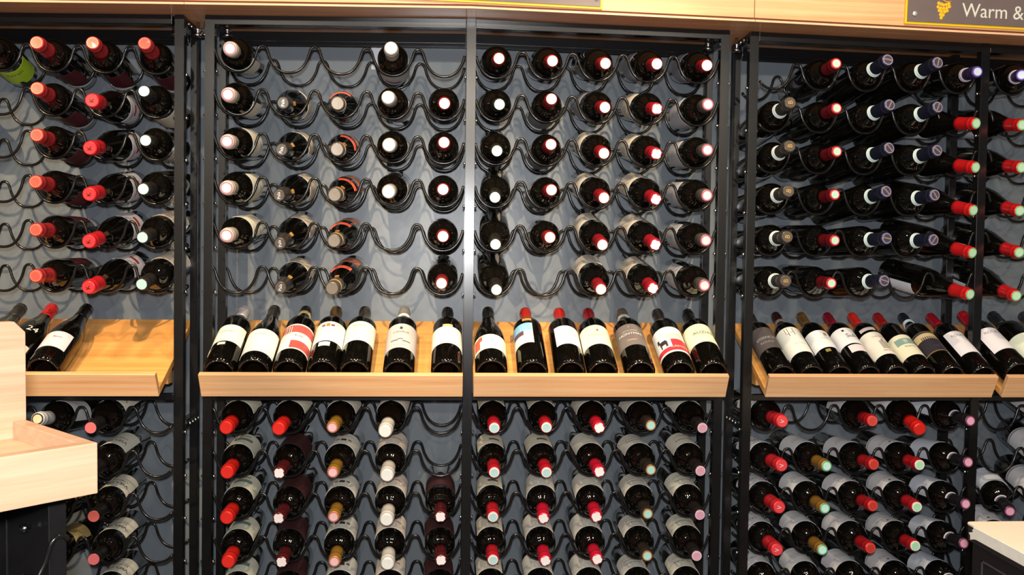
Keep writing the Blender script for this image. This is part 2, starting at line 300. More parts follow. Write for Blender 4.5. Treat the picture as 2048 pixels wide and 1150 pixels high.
def bottle(style, base, direc, roll, label, group):
    s = ST[style] if isinstance(style, str) else style; sh = s['shape']
    z = Vector(direc).normalized(); t = Vector((math.cos(math.radians(roll)), 0, math.sin(math.radians(roll))))
    x = (t-t.dot(z)*z).normalized(); y = z.cross(x)
    o = bpy.data.objects.new('wine_bottle', BODY[sh]); COL.objects.link(o)
    o.matrix_world = Matrix(((x.x, y.x, z.x, base[0]), (x.y, y.y, z.y, base[1]), (x.z, y.z, z.z, base[2]), (0, 0, 0, 1)))
    tag(o, label, 'bottle', group)
    if s['cap']:
        c = link('capsule', capsule_mesh(sh, s['cap'], s['clen'], s['fat']), None, o)
        if s.get('ring'): 
            link('top_seal', end_mesh(s['ring'], s['fat'], rad=.0118), None, c)
            e = link('seal_centre', end_mesh(s['end'], s['fat'], s['star'], rad=.0092), None, c); e.location.z = .0005
        else: e = link('top_seal', end_mesh(s['end'], s['fat'], s['star'], rad=s.get('rad', .0118)), None, c)
        if s.get('bar'):
            k = 'bar'; 
            if k not in FLAT:
                me = bxm(-.0095, .0095, -.0014, .0014, .2735, .2741, 0, 'gold_bar'); me.materials.append(mat('gold_print', s['bar'], .3, .5)); FLAT[k] = me
            b = link('gold_bar', FLAT[k], None, c); b.rotation_euler.z = random.uniform(-1.2, 1.2)
        if s.get('endtxt'):
            tt = link('cap_print', flat_text(*s['endtxt'], .2736), None, c); tt.rotation_euler.z = -math.radians(roll)+PI/2+random.uniform(-.3, .3)
        if s.get('band2'): link('neck_band', patch_mesh(sh, 0, 358, BL-s['clen']-.0005, BL-s['clen']+.0075, .0022, s['band2']), None, o)
        if s.get('capband'): link('foil_script', patch_mesh(sh, -40, 40, BL-s['clen']+.010, BL-s['clen']+.013, .0016, s['capband']), None, c)
        if s.get('bandtxt'): link('neck_script', patch_mesh(sh, -60, 60, BL-s['clen']-.004, BL-s['clen']-.001, .001, (190, 190, 200)), None, o)
        if s.get('ring2'): link('cap_ring', patch_mesh(sh, 0, 358, .2448, .2478, .0034, s['ring2'], .3), None, c)
    lo = None
    for i, (a0, a1, z0, z1, col) in enumerate(s['lab']):
        l = link('label', patch_mesh(sh, a0, a1, z0, z1, .0006, col), None, o)
        if i == 0: lo = l
    if lo:
        for (a0, a1, z0, z1, col) in s['prints']: link('label_print', patch_mesh(sh, a0, a1, z0, z1, .0009, col), None, lo)
        for tx in s['txt']: link('lettering', wrap_text(sh, tx[0], tx[1], tx[2], tx[3], tx[4] if len(tx) > 4 else s.get('txtcol', (50, 46, 44))), None, lo)
    if s['look'] == '':
        k = ('ring', sh)
        if k not in FLAT:
            R0 = .0300 if sh == 'bdx' else .0318; n = 52; bm = bmesh.new(); rings = []
            for i in range(n*2):
                a = PI*i/n; rr = .0015 if i % 2 else .0009; c = Vector((math.cos(a), math.sin(a), 0))
                rings.append([bm.verts.new(c*(R0+rr*math.cos(q*PI/3))+Vector((0, 0, .0012+rr*math.sin(q*PI/3)))) for q in range(6)])
            for i in range(n*2):
                A, B = rings[i], rings[(i+1) % (n*2)]
                for q in range(6): bm.faces.new((A[q], A[(q+1) % 6], B[(q+1) % 6], B[q]))
            me = mesh_from(bm, 'knurled_base_ring'); me.materials.append(mat('base_glass', (58, 40, 32), .12, 0, .5)); FLAT[k] = me
        link('knurled_base_ring', FLAT[k], None, o)
    if s['band']: link('neck_label', patch_mesh(sh, -16, 16, .205, .216, .0007, s['band']), None, o)
    return o

# ------------------------------------------------------------------ setting
# bulkhead knots: x -> height of its lower edge (it bows a little over its length)
KN = [(-1.35, 1.958), (-.72, 1.9655), (-.15, 1.9750), (.473, 1.9845), (1.112, 1.9735), (1.72, 1.9600), (2.5, 1.941)]
def zk(x):
    for (a, za), (b, zb) in zip(KN, KN[1:]):
        if x <= b: return za+(zb-za)*(x-a)/(b-a)
    return KN[-1][1]
wb = box('wall_back', -1.5, 2.7, .225, .26, 0, 2.5, WALL, bev=0); tag(wb, 'smooth grey-blue painted wall behind the wine racks', kind='structure')
fl = box('floor', -1.5, 2.7, -4, .26, -.05, 0, noisy(mat('floor_tile', (96, 90, 84), .4), (2, 2, 2), .1), bev=0); tag(fl, 'brown-grey shop floor under the racks', kind='structure')
bulk = empty('trim_1', (0, 0, 0)); tag(bulk, 'bamboo bulkhead running above all the racks', kind='structure')
for (a, za), (b, zb) in zip(KN, KN[1:]):
    g = .0012 if abs(a-.473) > .01 and abs(a+.72) > .01 and abs(a-1.72) > .01 else 0
    box('soffit_board', a+g, b, -.08, .222, za, za+.0046, WOODSOF, bulk, bev=0, z0b=zb, z1b=zb+.0046)
    box('edge_strip', a+g, b, -.0815, -.0801, za+.0002, za+.0046, WOODEDGE, bulk, bev=0, z0b=zb+.0002, z1b=zb+.0046)
    box('recess_strip', a, b, -.076, .2, za+.0047, za+.0092, GROOVE, bulk, bev=0, z0b=zb+.0047, z1b=zb+.0092)
for (a, b) in ((-1.35, -.15), (-.148, 1.110), (1.112, 2.5)):
    ks = [k for k in [a]+[k[0] for k in KN if a < k[0] < b]+[b]]
    bm = bmesh.new()
    for p, q in zip(ks, ks[1:]):
        zp, zq = zk(p)+.0093, zk(q)+.0093
        hexa(bm, [(p, -.08, zp), (q, -.08, zq), (q, -.06, zq), (p, -.06, zp), (p, -.08, 2.4), (q, -.08, 2.4), (q, -.06, 2.4), (p, -.06, 2.4)])
    link('fascia_board', mesh_from(bm, 'fascia_board'), WOOD, bulk)

# ------------------------------------------------------------------ racks
PX = .118
def prof_wire(u):   # u in [-.5,.5] from crest, returns drop as share
    pts = [(0, 0), (.045, -.0012), (.078, -.0055), (.103, -.0125), (.128, -.0235), (.165, -.0335), (.215, -.0435), (.29, -.0525), (.39, -.0585), (.5, -.0602)]
    u = abs(u)
    for i in range(len(pts)-1):
        if u <= pts[i+1][0]:
            p0 = pts[max(i-1, 0)] if i else (-pts[1][0], pts[1][1]); p1 = pts[i]; p2 = pts[i+1]; p3 = pts[i+2] if i+2 < len(pts) else (1-pts[i][0], pts[i][1])
            t = (u-p1[0])/(p2[0]-p1[0])
            m1 = (p2[1]-p0[1])/(p2[0]-p0[0])*(p2[0]-p1[0]); m2 = (p3[1]-p1[1])/(p3[0]-p1[0])*(p2[0]-p1[0])
            return (2*t**3-3*t*t+1)*p1[1]+(t**3-2*t*t+t)*m1+(-2*t**3+3*t*t)*p2[1]+(t**3-t*t)*m2
    return pts[-1][1]
WM = {}
def wire_mesh(x0, x1, c0, pitch):     # crests at c0 + k*pitch, clipped to x0..x1 at the posts
    k = (round(x0, 4), round(x1, 4), round(c0, 4), round(pitch, 4))
    if k in WM: return WM[k]
    us = [0, .022, .045, .066, .085, .1, .115, .135, .165, .205, .255, .31, .37, .435, .5]
    us = sorted(set([-u for u in us]+us)); xs = []
    for i in range(-7, 10):
        for u in us[:-1]: xs.append((c0+(i+u)*pitch, u))
    pts = [(x, 0, prof_wire(u)) for x, u in xs if x0 < x < x1]
    WM[k] = tube(pts, .0033, 8, 'wire_holder'); return WM[k]
BOLT = lathe([(0, -.0165), (.0028, -.016), (.0038, -.0135), (.0038, -.0115), (.0015, -.0112), (.0015, .0112), (.0038, .0115), (.0038, .0135), (.0028, .016), (0, .0165)], 10, 'bolt'); BOLT.materials.append(CHROME)
FOOT = lathe([(0, 0), (.010, 0), (.0115, .002), (.0115, .006), (.005, .0075), (.005, .013), (.0085, .0135), (.0085, .019), (.004, .020), (.004, .034), (0, .034)], 14, 'levelling_nut'); FOOT.materials.append(CHROME)
REAR = .132
def rack(label, posts, bays, rows, zt):
    root = empty('wine_rack', (posts[0][0], 0, 0)); tag(root, label, 'rack', 'black steel wine racks under the bulkhead')
    inv = Matrix.Translation((-posts[0][0], 0, 0))
    def fx(o): o.matrix_parent_inverse = inv; return o
    wd = .0212
    for (xt, xb, outer) in posts:
        fx(post('post', xt, xb, wd, 0, .022, zk(xt)-.001 if zt is None else zt, STEEL, root))
        fx(post('rear_post', xt, xb, wd-.002, .126, .146, zk(xt)-.001, STEEL, root))
        xm = (xt+xb)/2
        if outer:
            fx(box('side_rail', xt+.001, xt+.02, .0225, .1255, zk(xt)-.022, zk(xt)-.002, STEEL, root))
            fx(box('side_rail', xm+.001, xm+.02, .0225, .1255, 1.028, 1.048, STEEL, root))
            for k in range(4):
                for zz in (zk(xt)-.012, 1.038):
                    b = fx(link('bolt', BOLT, None, root, (xm+wd/2, .042+.023*k, zz))); b.rotation_euler = (0, PI/2, 0)
            side = 1 if outer == 1 else -1
            fx(link('levelling_nut', FOOT, None, root, (xt+wd/2+side*.024, .062, zk(xt)-.0365)))
            if outer == 1: fx(link('levelling_nut', FOOT, None, root, (xt+wd/2-.026, .062, zk(xt)-.0365))) if xt < 0 else None
        for z in rows:
            b = fx(link('bolt', BOLT, None, root, (xt+(xb-xt)*(1.95-z)/1.2+wd/2, .011, z-.062))); b.rotation_euler = (0, PI/2, 0)
    for (xa, xb_), (pl, pr) in zip(bays, zip(posts, posts[1:])):
        za, zb = zk(xa), zk(xb_)
        fx(box('top_rail', xa-.0005, xb_+.0005, .0005, .0215, za-.0225, za-.0015, STEEL, root, z0b=zb-.0225, z1b=zb-.0015))
        fx(box('rear_top_rail', xa, xb_, .127, .145, za-.0300, za-.0065, STEEL, root, z0b=zb-.0300, z1b=zb-.0065))
        fx(box('rear_flange', xa, xb_, .129, .1315, za-.0385, za-.0302, STEEL, root, bev=.0004, z0b=zb-.0385, z1b=zb-.0302))
        fx(box('cross_rail', xa, xb_, .002, .02, 1.0985, 1.113, STEEL, root))
        fx(box('bottom_rail', xa, xb_, .002, .02, .08, .10, STEEL, root))
        c0, pitch = BAYW[(xa, xb_)]
        for z in rows:
            fx(link('wire_holder', wire_mesh(xa+.0015, xb_-.0015, c0, pitch), WIRE, root, (0, .0045, z-.0028)))
            fx(link('rear_wire_holder', wire_mesh(xa-.0005, xb_+.0005, c0, pitch), WIRE, root, (0, REAR, z-.0028-.006)))
    return root
WIRE_Y = .0045
BAYW = {(-.115, .4625): (0.0, .1178), (.4845, 1.0615): (.5925, .1183), (1.1515, 1.6955): (1.2445, .1128), (1.7165, 2.285): (1.829, .1125), (-.775, -.2005): (-.2932, .1127)}
ROWS = {'C': [1.9122, 1.8131, 1.7130, 1.6132, 1.5109, 1.4093, 1.0838, .9826, .8822, .7820, .682],
        'U': [1.9032, 1.8029, 1.7059, 1.6087, 1.5100, 1.4110, 1.0898, .9848, .8889, .7901, .691],
        'W': [1.9024, 1.8046, 1.7089, 1.6093, 1.5084, 1.4091, 1.0850, .9836, .8840, .7840, .684]}
rack('black steel centre rack of two bays', [(-.127, -.137, 1), (.4640, .4625, 0), (1.0595, 1.0605, -1)], [(-.115, .4625), (.4845, 1.0615)], ROWS['C'], None)
rack('black steel right-hand rack, partly outside the picture', [(1.1295, 1.1305, -1), (1.695, 1.6955, 0), (2.285, 2.285, 0)], [(1.1515, 1.6955), (1.7165, 2.285)], ROWS['U'], None)
rack('black steel left-hand rack behind the wooden display tray', [(-.797, -.797, 0), (-.1945, -.2015, 1)], [(-.775, -.2005)], ROWS['W'], None)

# ------------------------------------------------------------------ sloping display shelves
TH = math.radians(26.9); cu_, su_ = math.cos(TH), math.sin(TH)
OY, OZ = -.075, 1.1195
def slope(u, n): return (OY+u*cu_-n*su_, OZ+u*su_+n*cu_)
def slab(x0, x1, u0, u1, n0, n1, bev=.0008):
    bm = bmesh.new(); q = [slope(u0, n0), slope(u1, n0), slope(u1, n1), slope(u0, n1)]
    v = [bm.verts.new((x, y, z)) for x in (x0, x1) for y, z in q]
    for f in ((0, 1, 2, 3), (4, 5, 6, 7), (0, 1, 5, 4), (1, 2, 6, 5), (2, 3, 7, 6), (3, 0, 4, 7)): bm.faces.new([v[i] for i in f])
    if bev: bmesh.ops.bevel(bm, geom=bm.edges[:], offset=bev, segments=1, affect='EDGES')
    return mesh_from(bm, 'slab')
def shelf(x0, x1, label):
    root = empty('display_shelf', ((x0+x1)/2, .03, OZ)); tag(root, label, 'shelf', 'sloping bamboo display shelves')
    inv = Matrix.Translation((-(x0+x1)/2, -.03, -OZ))
    for nm, me in (('shelf_board', slab(x0, x1, .0125, .300, 0, .016)), ('front_lip', slab(x0, x1, 0, .0122, 0, .058))):
        o = link(nm, me, WOODS if nm == 'shelf_board' else WOOD, root); o.matrix_parent_inverse = inv
    for xa in (x0+.004, x1-.022):
        bm = bmesh.new(); v = []
        y0, z0 = slope(.085, -.0005); y1, z1 = slope(.12, -.0005)
        hexa(bm, [(xa, y0+.002, z0-.022), (xa+.018, y0+.002, z0-.022), (xa+.018, y1, z0-.022), (xa, y1, z0-.022), (xa, y0+.002, z0), (xa+.018, y0+.002, z0), (xa+.018, y1, z1), (xa, y1, z1)])
        o = link('support_block', mesh_from(bm, 'support_block'), WOODS, root); o.matrix_parent_inverse = inv
shelf(-.1165, .4610, 'sloping bamboo shelf holding seven bottles, left bay of centre rack')
shelf(.4855, 1.0650, 'sloping bamboo shelf holding seven bottles, right bay of centre rack')
shelf(1.1585, 1.7010, 'sloping bamboo shelf in the right rack, packed with bottles')
shelf(1.7250, 2.2800, 'sloping bamboo shelf cut off by the right picture edge')
shelf(-.7600, -.2080, 'mostly empty sloping bamboo shelf in the left rack')

# ------------------------------------------------------------------ bottles on the sloping shelves
DZ = Vector((0, cu_, su_))
def at(px, py, Y):
    v = r2*((px-1024)/FPX)+d2*((py-575)/FPX)+fwd; t = (Y-CY)/v.y; return Vector((CX, CY, CZ))+v*t
def Sh(shape, cap, end, lab, txt=(), **k): return St(shape, cap, end, '', lab, txt, **k)
SHELF = [
 # px of base, style, roll offset, label
 (438, Sh('bdx', (214, 206, 208), (236, 214, 190), [(-75, 75, .075, .143, (240, 232, 212))], (('Chateau', .011, 0, .116, (176, 150, 120)),), clen=.045, prints=((-14, 14, .060, .069, (226, 216, 196)), (-74, -50, .045, .062, (226, 216, 196)))), 98, 'white-foiled bottle with cream upper label, leftmost on centre rack shelf'),
 (507, Sh('bur', (48, 46, 46), (60, 58, 58), [(-80, 80, .030, .122, (240, 234, 222))], (('Domaine', .008, 0, .100, (180, 174, 160)),)), 92, 'black-capped sloping-shouldered bottle with plain large white label on shelf'),
 (577, Sh('bdx', (58, 48, 40), (74, 60, 44), [(-85, 85, .044, .148, (238, 226, 214))], (('Rioja', .010, 14, .098, (120, 100, 90)),), prints=((-80, 80, .112, .142, (206, 92, 84)), (-10, 80, .048, .078, (206, 84, 76)), (-46, -16, .104, .138, (214, 204, 196)), (-40, -22, .110, .132, (96, 84, 80))), band2=(214, 190, 130), clen=.034), 88, 'bottle with red-and-white banded label on centre rack shelf'),
 (645, Sh('bdx', (98, 76, 46), (110, 84, 50), [(-78, 78, .078, .160, (240, 232, 220))], (), prints=((-7, 7, .139, .152, (196, 140, 60)), (-24, -11, .140, .148, (120, 90, 80)), (11, 24, .140, .148, (120, 90, 80)))), 94, 'bronze-capped bottle with crest label and white oval below'),
 (709, Sh('bdx', (66, 60, 52), (66, 60, 52), [(-80, 80, .080, .162, (242, 234, 212))], (('Margaux', .009, 0, .145, (190, 176, 130)),), prints=lines(.125, -30, 30, (222, 212, 186), 3)), 92, 'dark-capped bottle with plain cream label beside the grey-labelled one'),
 (797, Sh('bdx', (160, 152, 142), (196, 178, 150), [(-84, 84, .050, .152, (196, 184, 182))], (('CANALIS', .0095, 0, .116, (120, 108, 106)),), prints=((-5, 5, .128, .138, (70, 62, 66)), (-36, -8, .080, .083, (60, 54, 58)), (-10, 10, .085, .0875, (60, 54, 58)), (8, 38, .077, .080, (60, 54, 58)), (-24, 24, .062, .063, (150, 140, 140))), band2=(230, 226, 218), clen=.044), 90, 'grey-foiled bottle with mauve-grey label standing alone on the shelf'),
 (893, Sh('bdx', (40, 36, 36), (40, 36, 36), [(-84, 84, .070, .142, (242, 236, 216)), (-19, 19, .1405, .152, (226, 186, 128))], (), prints=lines(.112, -34, 34, (224, 214, 192), 3)), 88, 'black-capped cream-labelled bottle against the middle post, orange seal'),
 (983, Sh('bur', (40, 40, 38), (40, 40, 38), [(-82, 82, .045, .104, (240, 230, 200))], (), prints=((-74, -44, .052, .096, (206, 96, 74)), (-50, -34, .082, .100, (196, 88, 70)), (-10, 50, .078, .0795, (214, 200, 170)))), 88, 'black-capped bottle with red-splashed cream label beside the middle post'),
 (1066, Sh('bdx', (176, 36, 24), (176, 36, 24), [(-88, 18, .075, .160, (226, 214, 204)), (-18, 18, .172, .182, (176, 130, 60))], (), prints=((-86, 14, .128, .160, (126, 180, 214)), (-70, -18, .110, .128, (96, 70, 90)), (-30, -8, .128, .150, (150, 196, 220)))), 96, 'red-capped bottle with blue picture label and gold seal'),
 (1141, Sh('bdx', (186, 34, 26), (186, 34, 26), [(-50, 84, .070, .148, (238, 236, 234))], (('CHATEAU M', .009, 18, .112, (190, 180, 172)), ('2009', .006, 18, .132, (120, 100, 90)))), 86, 'red-capped bottle with square-cut white label on centre rack shelf'),
 (1206, Sh('bdx', (180, 26, 34), (180, 26, 34), [(-84, 84, .070, .152, (240, 230, 202))], (('Grand Vin', .0075, 0, .108, (190, 176, 150)),), prints=((-4, 4, .125, .133, (150, 120, 90)), (-12, 12, .120, .121, (190, 170, 140)))+lines(.096, -40, 40, (214, 200, 170), 3)), 88, 'crimson-capped bottle with rounded cream label, third capped red there'),
 (1281, Sh('bdx', (120, 104, 88), (206, 196, 176), [(-80, 58, .068, .158, (122, 112, 110))], (('MONTMAL', .0125, -8, .115, (240, 236, 232)), ('LES HOSPICES', .006, -8, .128, (220, 214, 208)), ('2009', .005, -8, .098, (196, 90, 80)), ('CORBIERES', .005, -8, .088, (220, 214, 208)), ('*', .010, -8, .142, (220, 214, 208))), band2=(196, 190, 178), clen=.04), 94, 'bronze-capped bottle with square grey label and white lettering'),
 (1360, Sh('bdx', (42, 38, 38), (42, 38, 38), [(-86, 86, .040, .146, (240, 234, 230))], (('* CASTRUM', .011, 20, .060, (246, 220, 214)),), prints=((-6, 84, .046, .092, (214, 58, 66)), (-84, -6, .046, .062, (214, 58, 66)), (-20, 48, .092, .118, (238, 196, 194)), (-52, -24, .078, .094, (60, 50, 52)), (-60, -50, .090, .106, (60, 50, 52)), (-28, -20, .068, .090, (60, 50, 52)), (-50, -45, .066, .080, (60, 50, 52)))), 96, 'black-capped bottle with white and red label, dark animal picture'),
 (1427, Sh('bdx', (32, 30, 30), (32, 30, 30), [(-84, 84, .082, .160, (238, 226, 190))], (('AUZIAS', .015, 6, .122, (110, 96, 84)),)), 96, 'black-capped cream-labelled bottle, rightmost on centre rack shelf'),
 (1565, Sh('bdx', (60, 54, 52), (150, 150, 150), [(-84, 70, .075, .164, (88, 80, 80))], (('ESSENCE', .014, 6, .118, (180, 176, 176)), ('ROUGE', .012, 6, .100, (160, 156, 158)))), 112, 'bottle with dark grey label, leftmost on right rack shelf'),
 (1623, Sh('bdx', (58, 30, 26), (58, 30, 26), [(-84, 78, .058, .166, (240, 232, 222))], (('Les Terres', .008, 22, .094, (200, 190, 176)),), prints=((-4, -1, .128, .162, (130, 112, 96)), (-16, -13, .140, .162, (150, 132, 116)), (20, 23, .130, .160, (150, 132, 116)), (-14, 0, .137, .1385, (140, 120, 104)), (6, 22, .142, .1435, (140, 120, 104))), band2=(150, 130, 120), clen=.045), 110, 'brown-capped bottle with white label drawn with bare branches'),
 (1679, Sh('bdx', (118, 86, 44), (118, 86, 44), [(-62, 78, .078, .152, (240, 232, 234)), (-9, 13, .060, .071, (150, 136, 76))], (('BARON', .007, 24, .116, (220, 200, 190)),), prints=((26, 40, .128, .140, (170, 150, 110)),)), 106, 'gold-capped bottle with white label above round olive seal'),
 (1737, Sh('bdx', (150, 22, 42), (150, 22, 42), [(-84, 80, .096, .164, (240, 234, 238)), (-22, 50, .062, .090, (238, 214, 214))], (('Suli', .021, 22, .128, (110, 100, 104)),), prints=((-6, 4, .148, .155, (50, 40, 46)),)), 106, 'crimson-capped bottle with script white label and small lower label'),
 (1792, Sh('bdx', (222, 44, 32), (222, 44, 32), [(-84, 84, .050, .146, (232, 224, 210)), (-40, 34, .156, .168, (200, 188, 186))], (('CHATEAU', .009, 22, .124, (196, 140, 130)),), prints=((6, 44, .072, .106, (170, 164, 152)), (20, 30, .104, .114, (150, 144, 132)), (0, 54, .064, .066, (150, 90, 80)))), 104, 'bright-red-capped bottle with chateau drawing label on right shelf'),
 (1848, Sh('bdx', (176, 30, 28), (176, 30, 28), [(-84, 84, .048, .134, (226, 220, 192))], (('Belgrave', .009, 10, .084, (150, 160, 150)),), prints=((-42, 54, .094, .118, (138, 168, 160)), (-6, 12, .100, .114, (206, 212, 196)))), 102, 'red-capped bottle with green-and-cream label in right rack'),
 (1904, Sh('bdx', (34, 38, 50), (34, 38, 50), [(-86, 86, .064, .150, (48, 44, 52))], (('Legende', .009, 20, .086, (84, 78, 90)),), prints=((-60, 60, .118, .142, (206, 184, 140)), (-30, 80, .112, .128, (48, 44, 56)), (-84, 84, .066, .0675, (176, 140, 80)), (-84, 84, .148, .1495, (120, 110, 90))), band2=(196, 210, 220), clen=.042), 104, 'navy-capped bottle with dark blue and tan label'),
 (1966, Sh('bdx', (182, 22, 40), (182, 22, 40), [(-36, 82, .060, .152, (240, 228, 232))], (('ROUET', .013, 20, .132, (170, 150, 150)),)), 112, 'crimson-capped bottle with diagonal white label left of the post'),
 (2037, Sh('bdx', (190, 24, 40), (190, 24, 40), [(-36, 82, .060, .152, (240, 228, 232))], (('ROUET', .013, 20, .132, (170, 150, 150)),)), 112, 'crimson-capped bottle with white label showing right of the post'),
 (2104, Sh('bdx', (36, 38, 46), (36, 38, 46), [(-70, 50, .050, .130, (226, 232, 210))], (), prints=()), 120, 'black-capped bottle on right shelf, body cut by picture edge'),
 (2172, Sh('bdx', (44, 46, 54), (44, 46, 54), [(-70, 70, .050, .150, (226, 224, 226))], (), prints=()), 110, 'black-capped bottle whose cap just touches right picture edge'),
 (86, Sh('bur', (22, 20, 20), (22, 20, 20), [(-70, 50, .046, .106, (222, 200, 206))], (('Baron', .008, 4, .084, (120, 90, 96)),)), 84, 'black-capped bottle with pinkish label, rightmost on left rack shelf'),
 (8, Sh('bur', (214, 40, 40), (214, 40, 40), [(-84, 40, .030, .062, (206, 196, 178))], (('24', .026, 10, .122, (232, 228, 224)),), endtxt=None, clen=.05, prints=()), 72, 'red-capped black bottle with white script, behind tray board'),
 (-62, Sh('bur', (54, 50, 44), (54, 50, 44), [(-60, 60, .040, .105, (206, 196, 178))]), 72, 'dark olive-capped bottle at left picture edge above tray board'),
]
for px, st, roll, lab in SHELF:
    slim = .85 if 1500 < px < 2000 else 1.0; R_ = RB[st['shape']]*slim; b0y, b0z = slope(.0185, .0165+R_+.0004)
    X = at(px, 742, b0y).x
    bo = bottle(st, (X, b0y, b0z), DZ, roll, lab, 'bottles displayed on the sloping shelves')
    bo.scale = (slim, slim, 1)
# white oval under the crest label and emblem on the red cap are parts of their bottles
for o in list(COL.objects):
    if o.get('label', '').startswith('bronze-capped bottle with crest'):
        link('label', patch_mesh('bdx', -21, 21, .057, .073, .0006, (240, 232, 220)), None, o)
    if o.get('label', '').startswith('red-capped black bottle'):
        link('cap_print', wrap_text('bdx', 'K', .016, 10, .238, (60, 14, 18)), None, o)

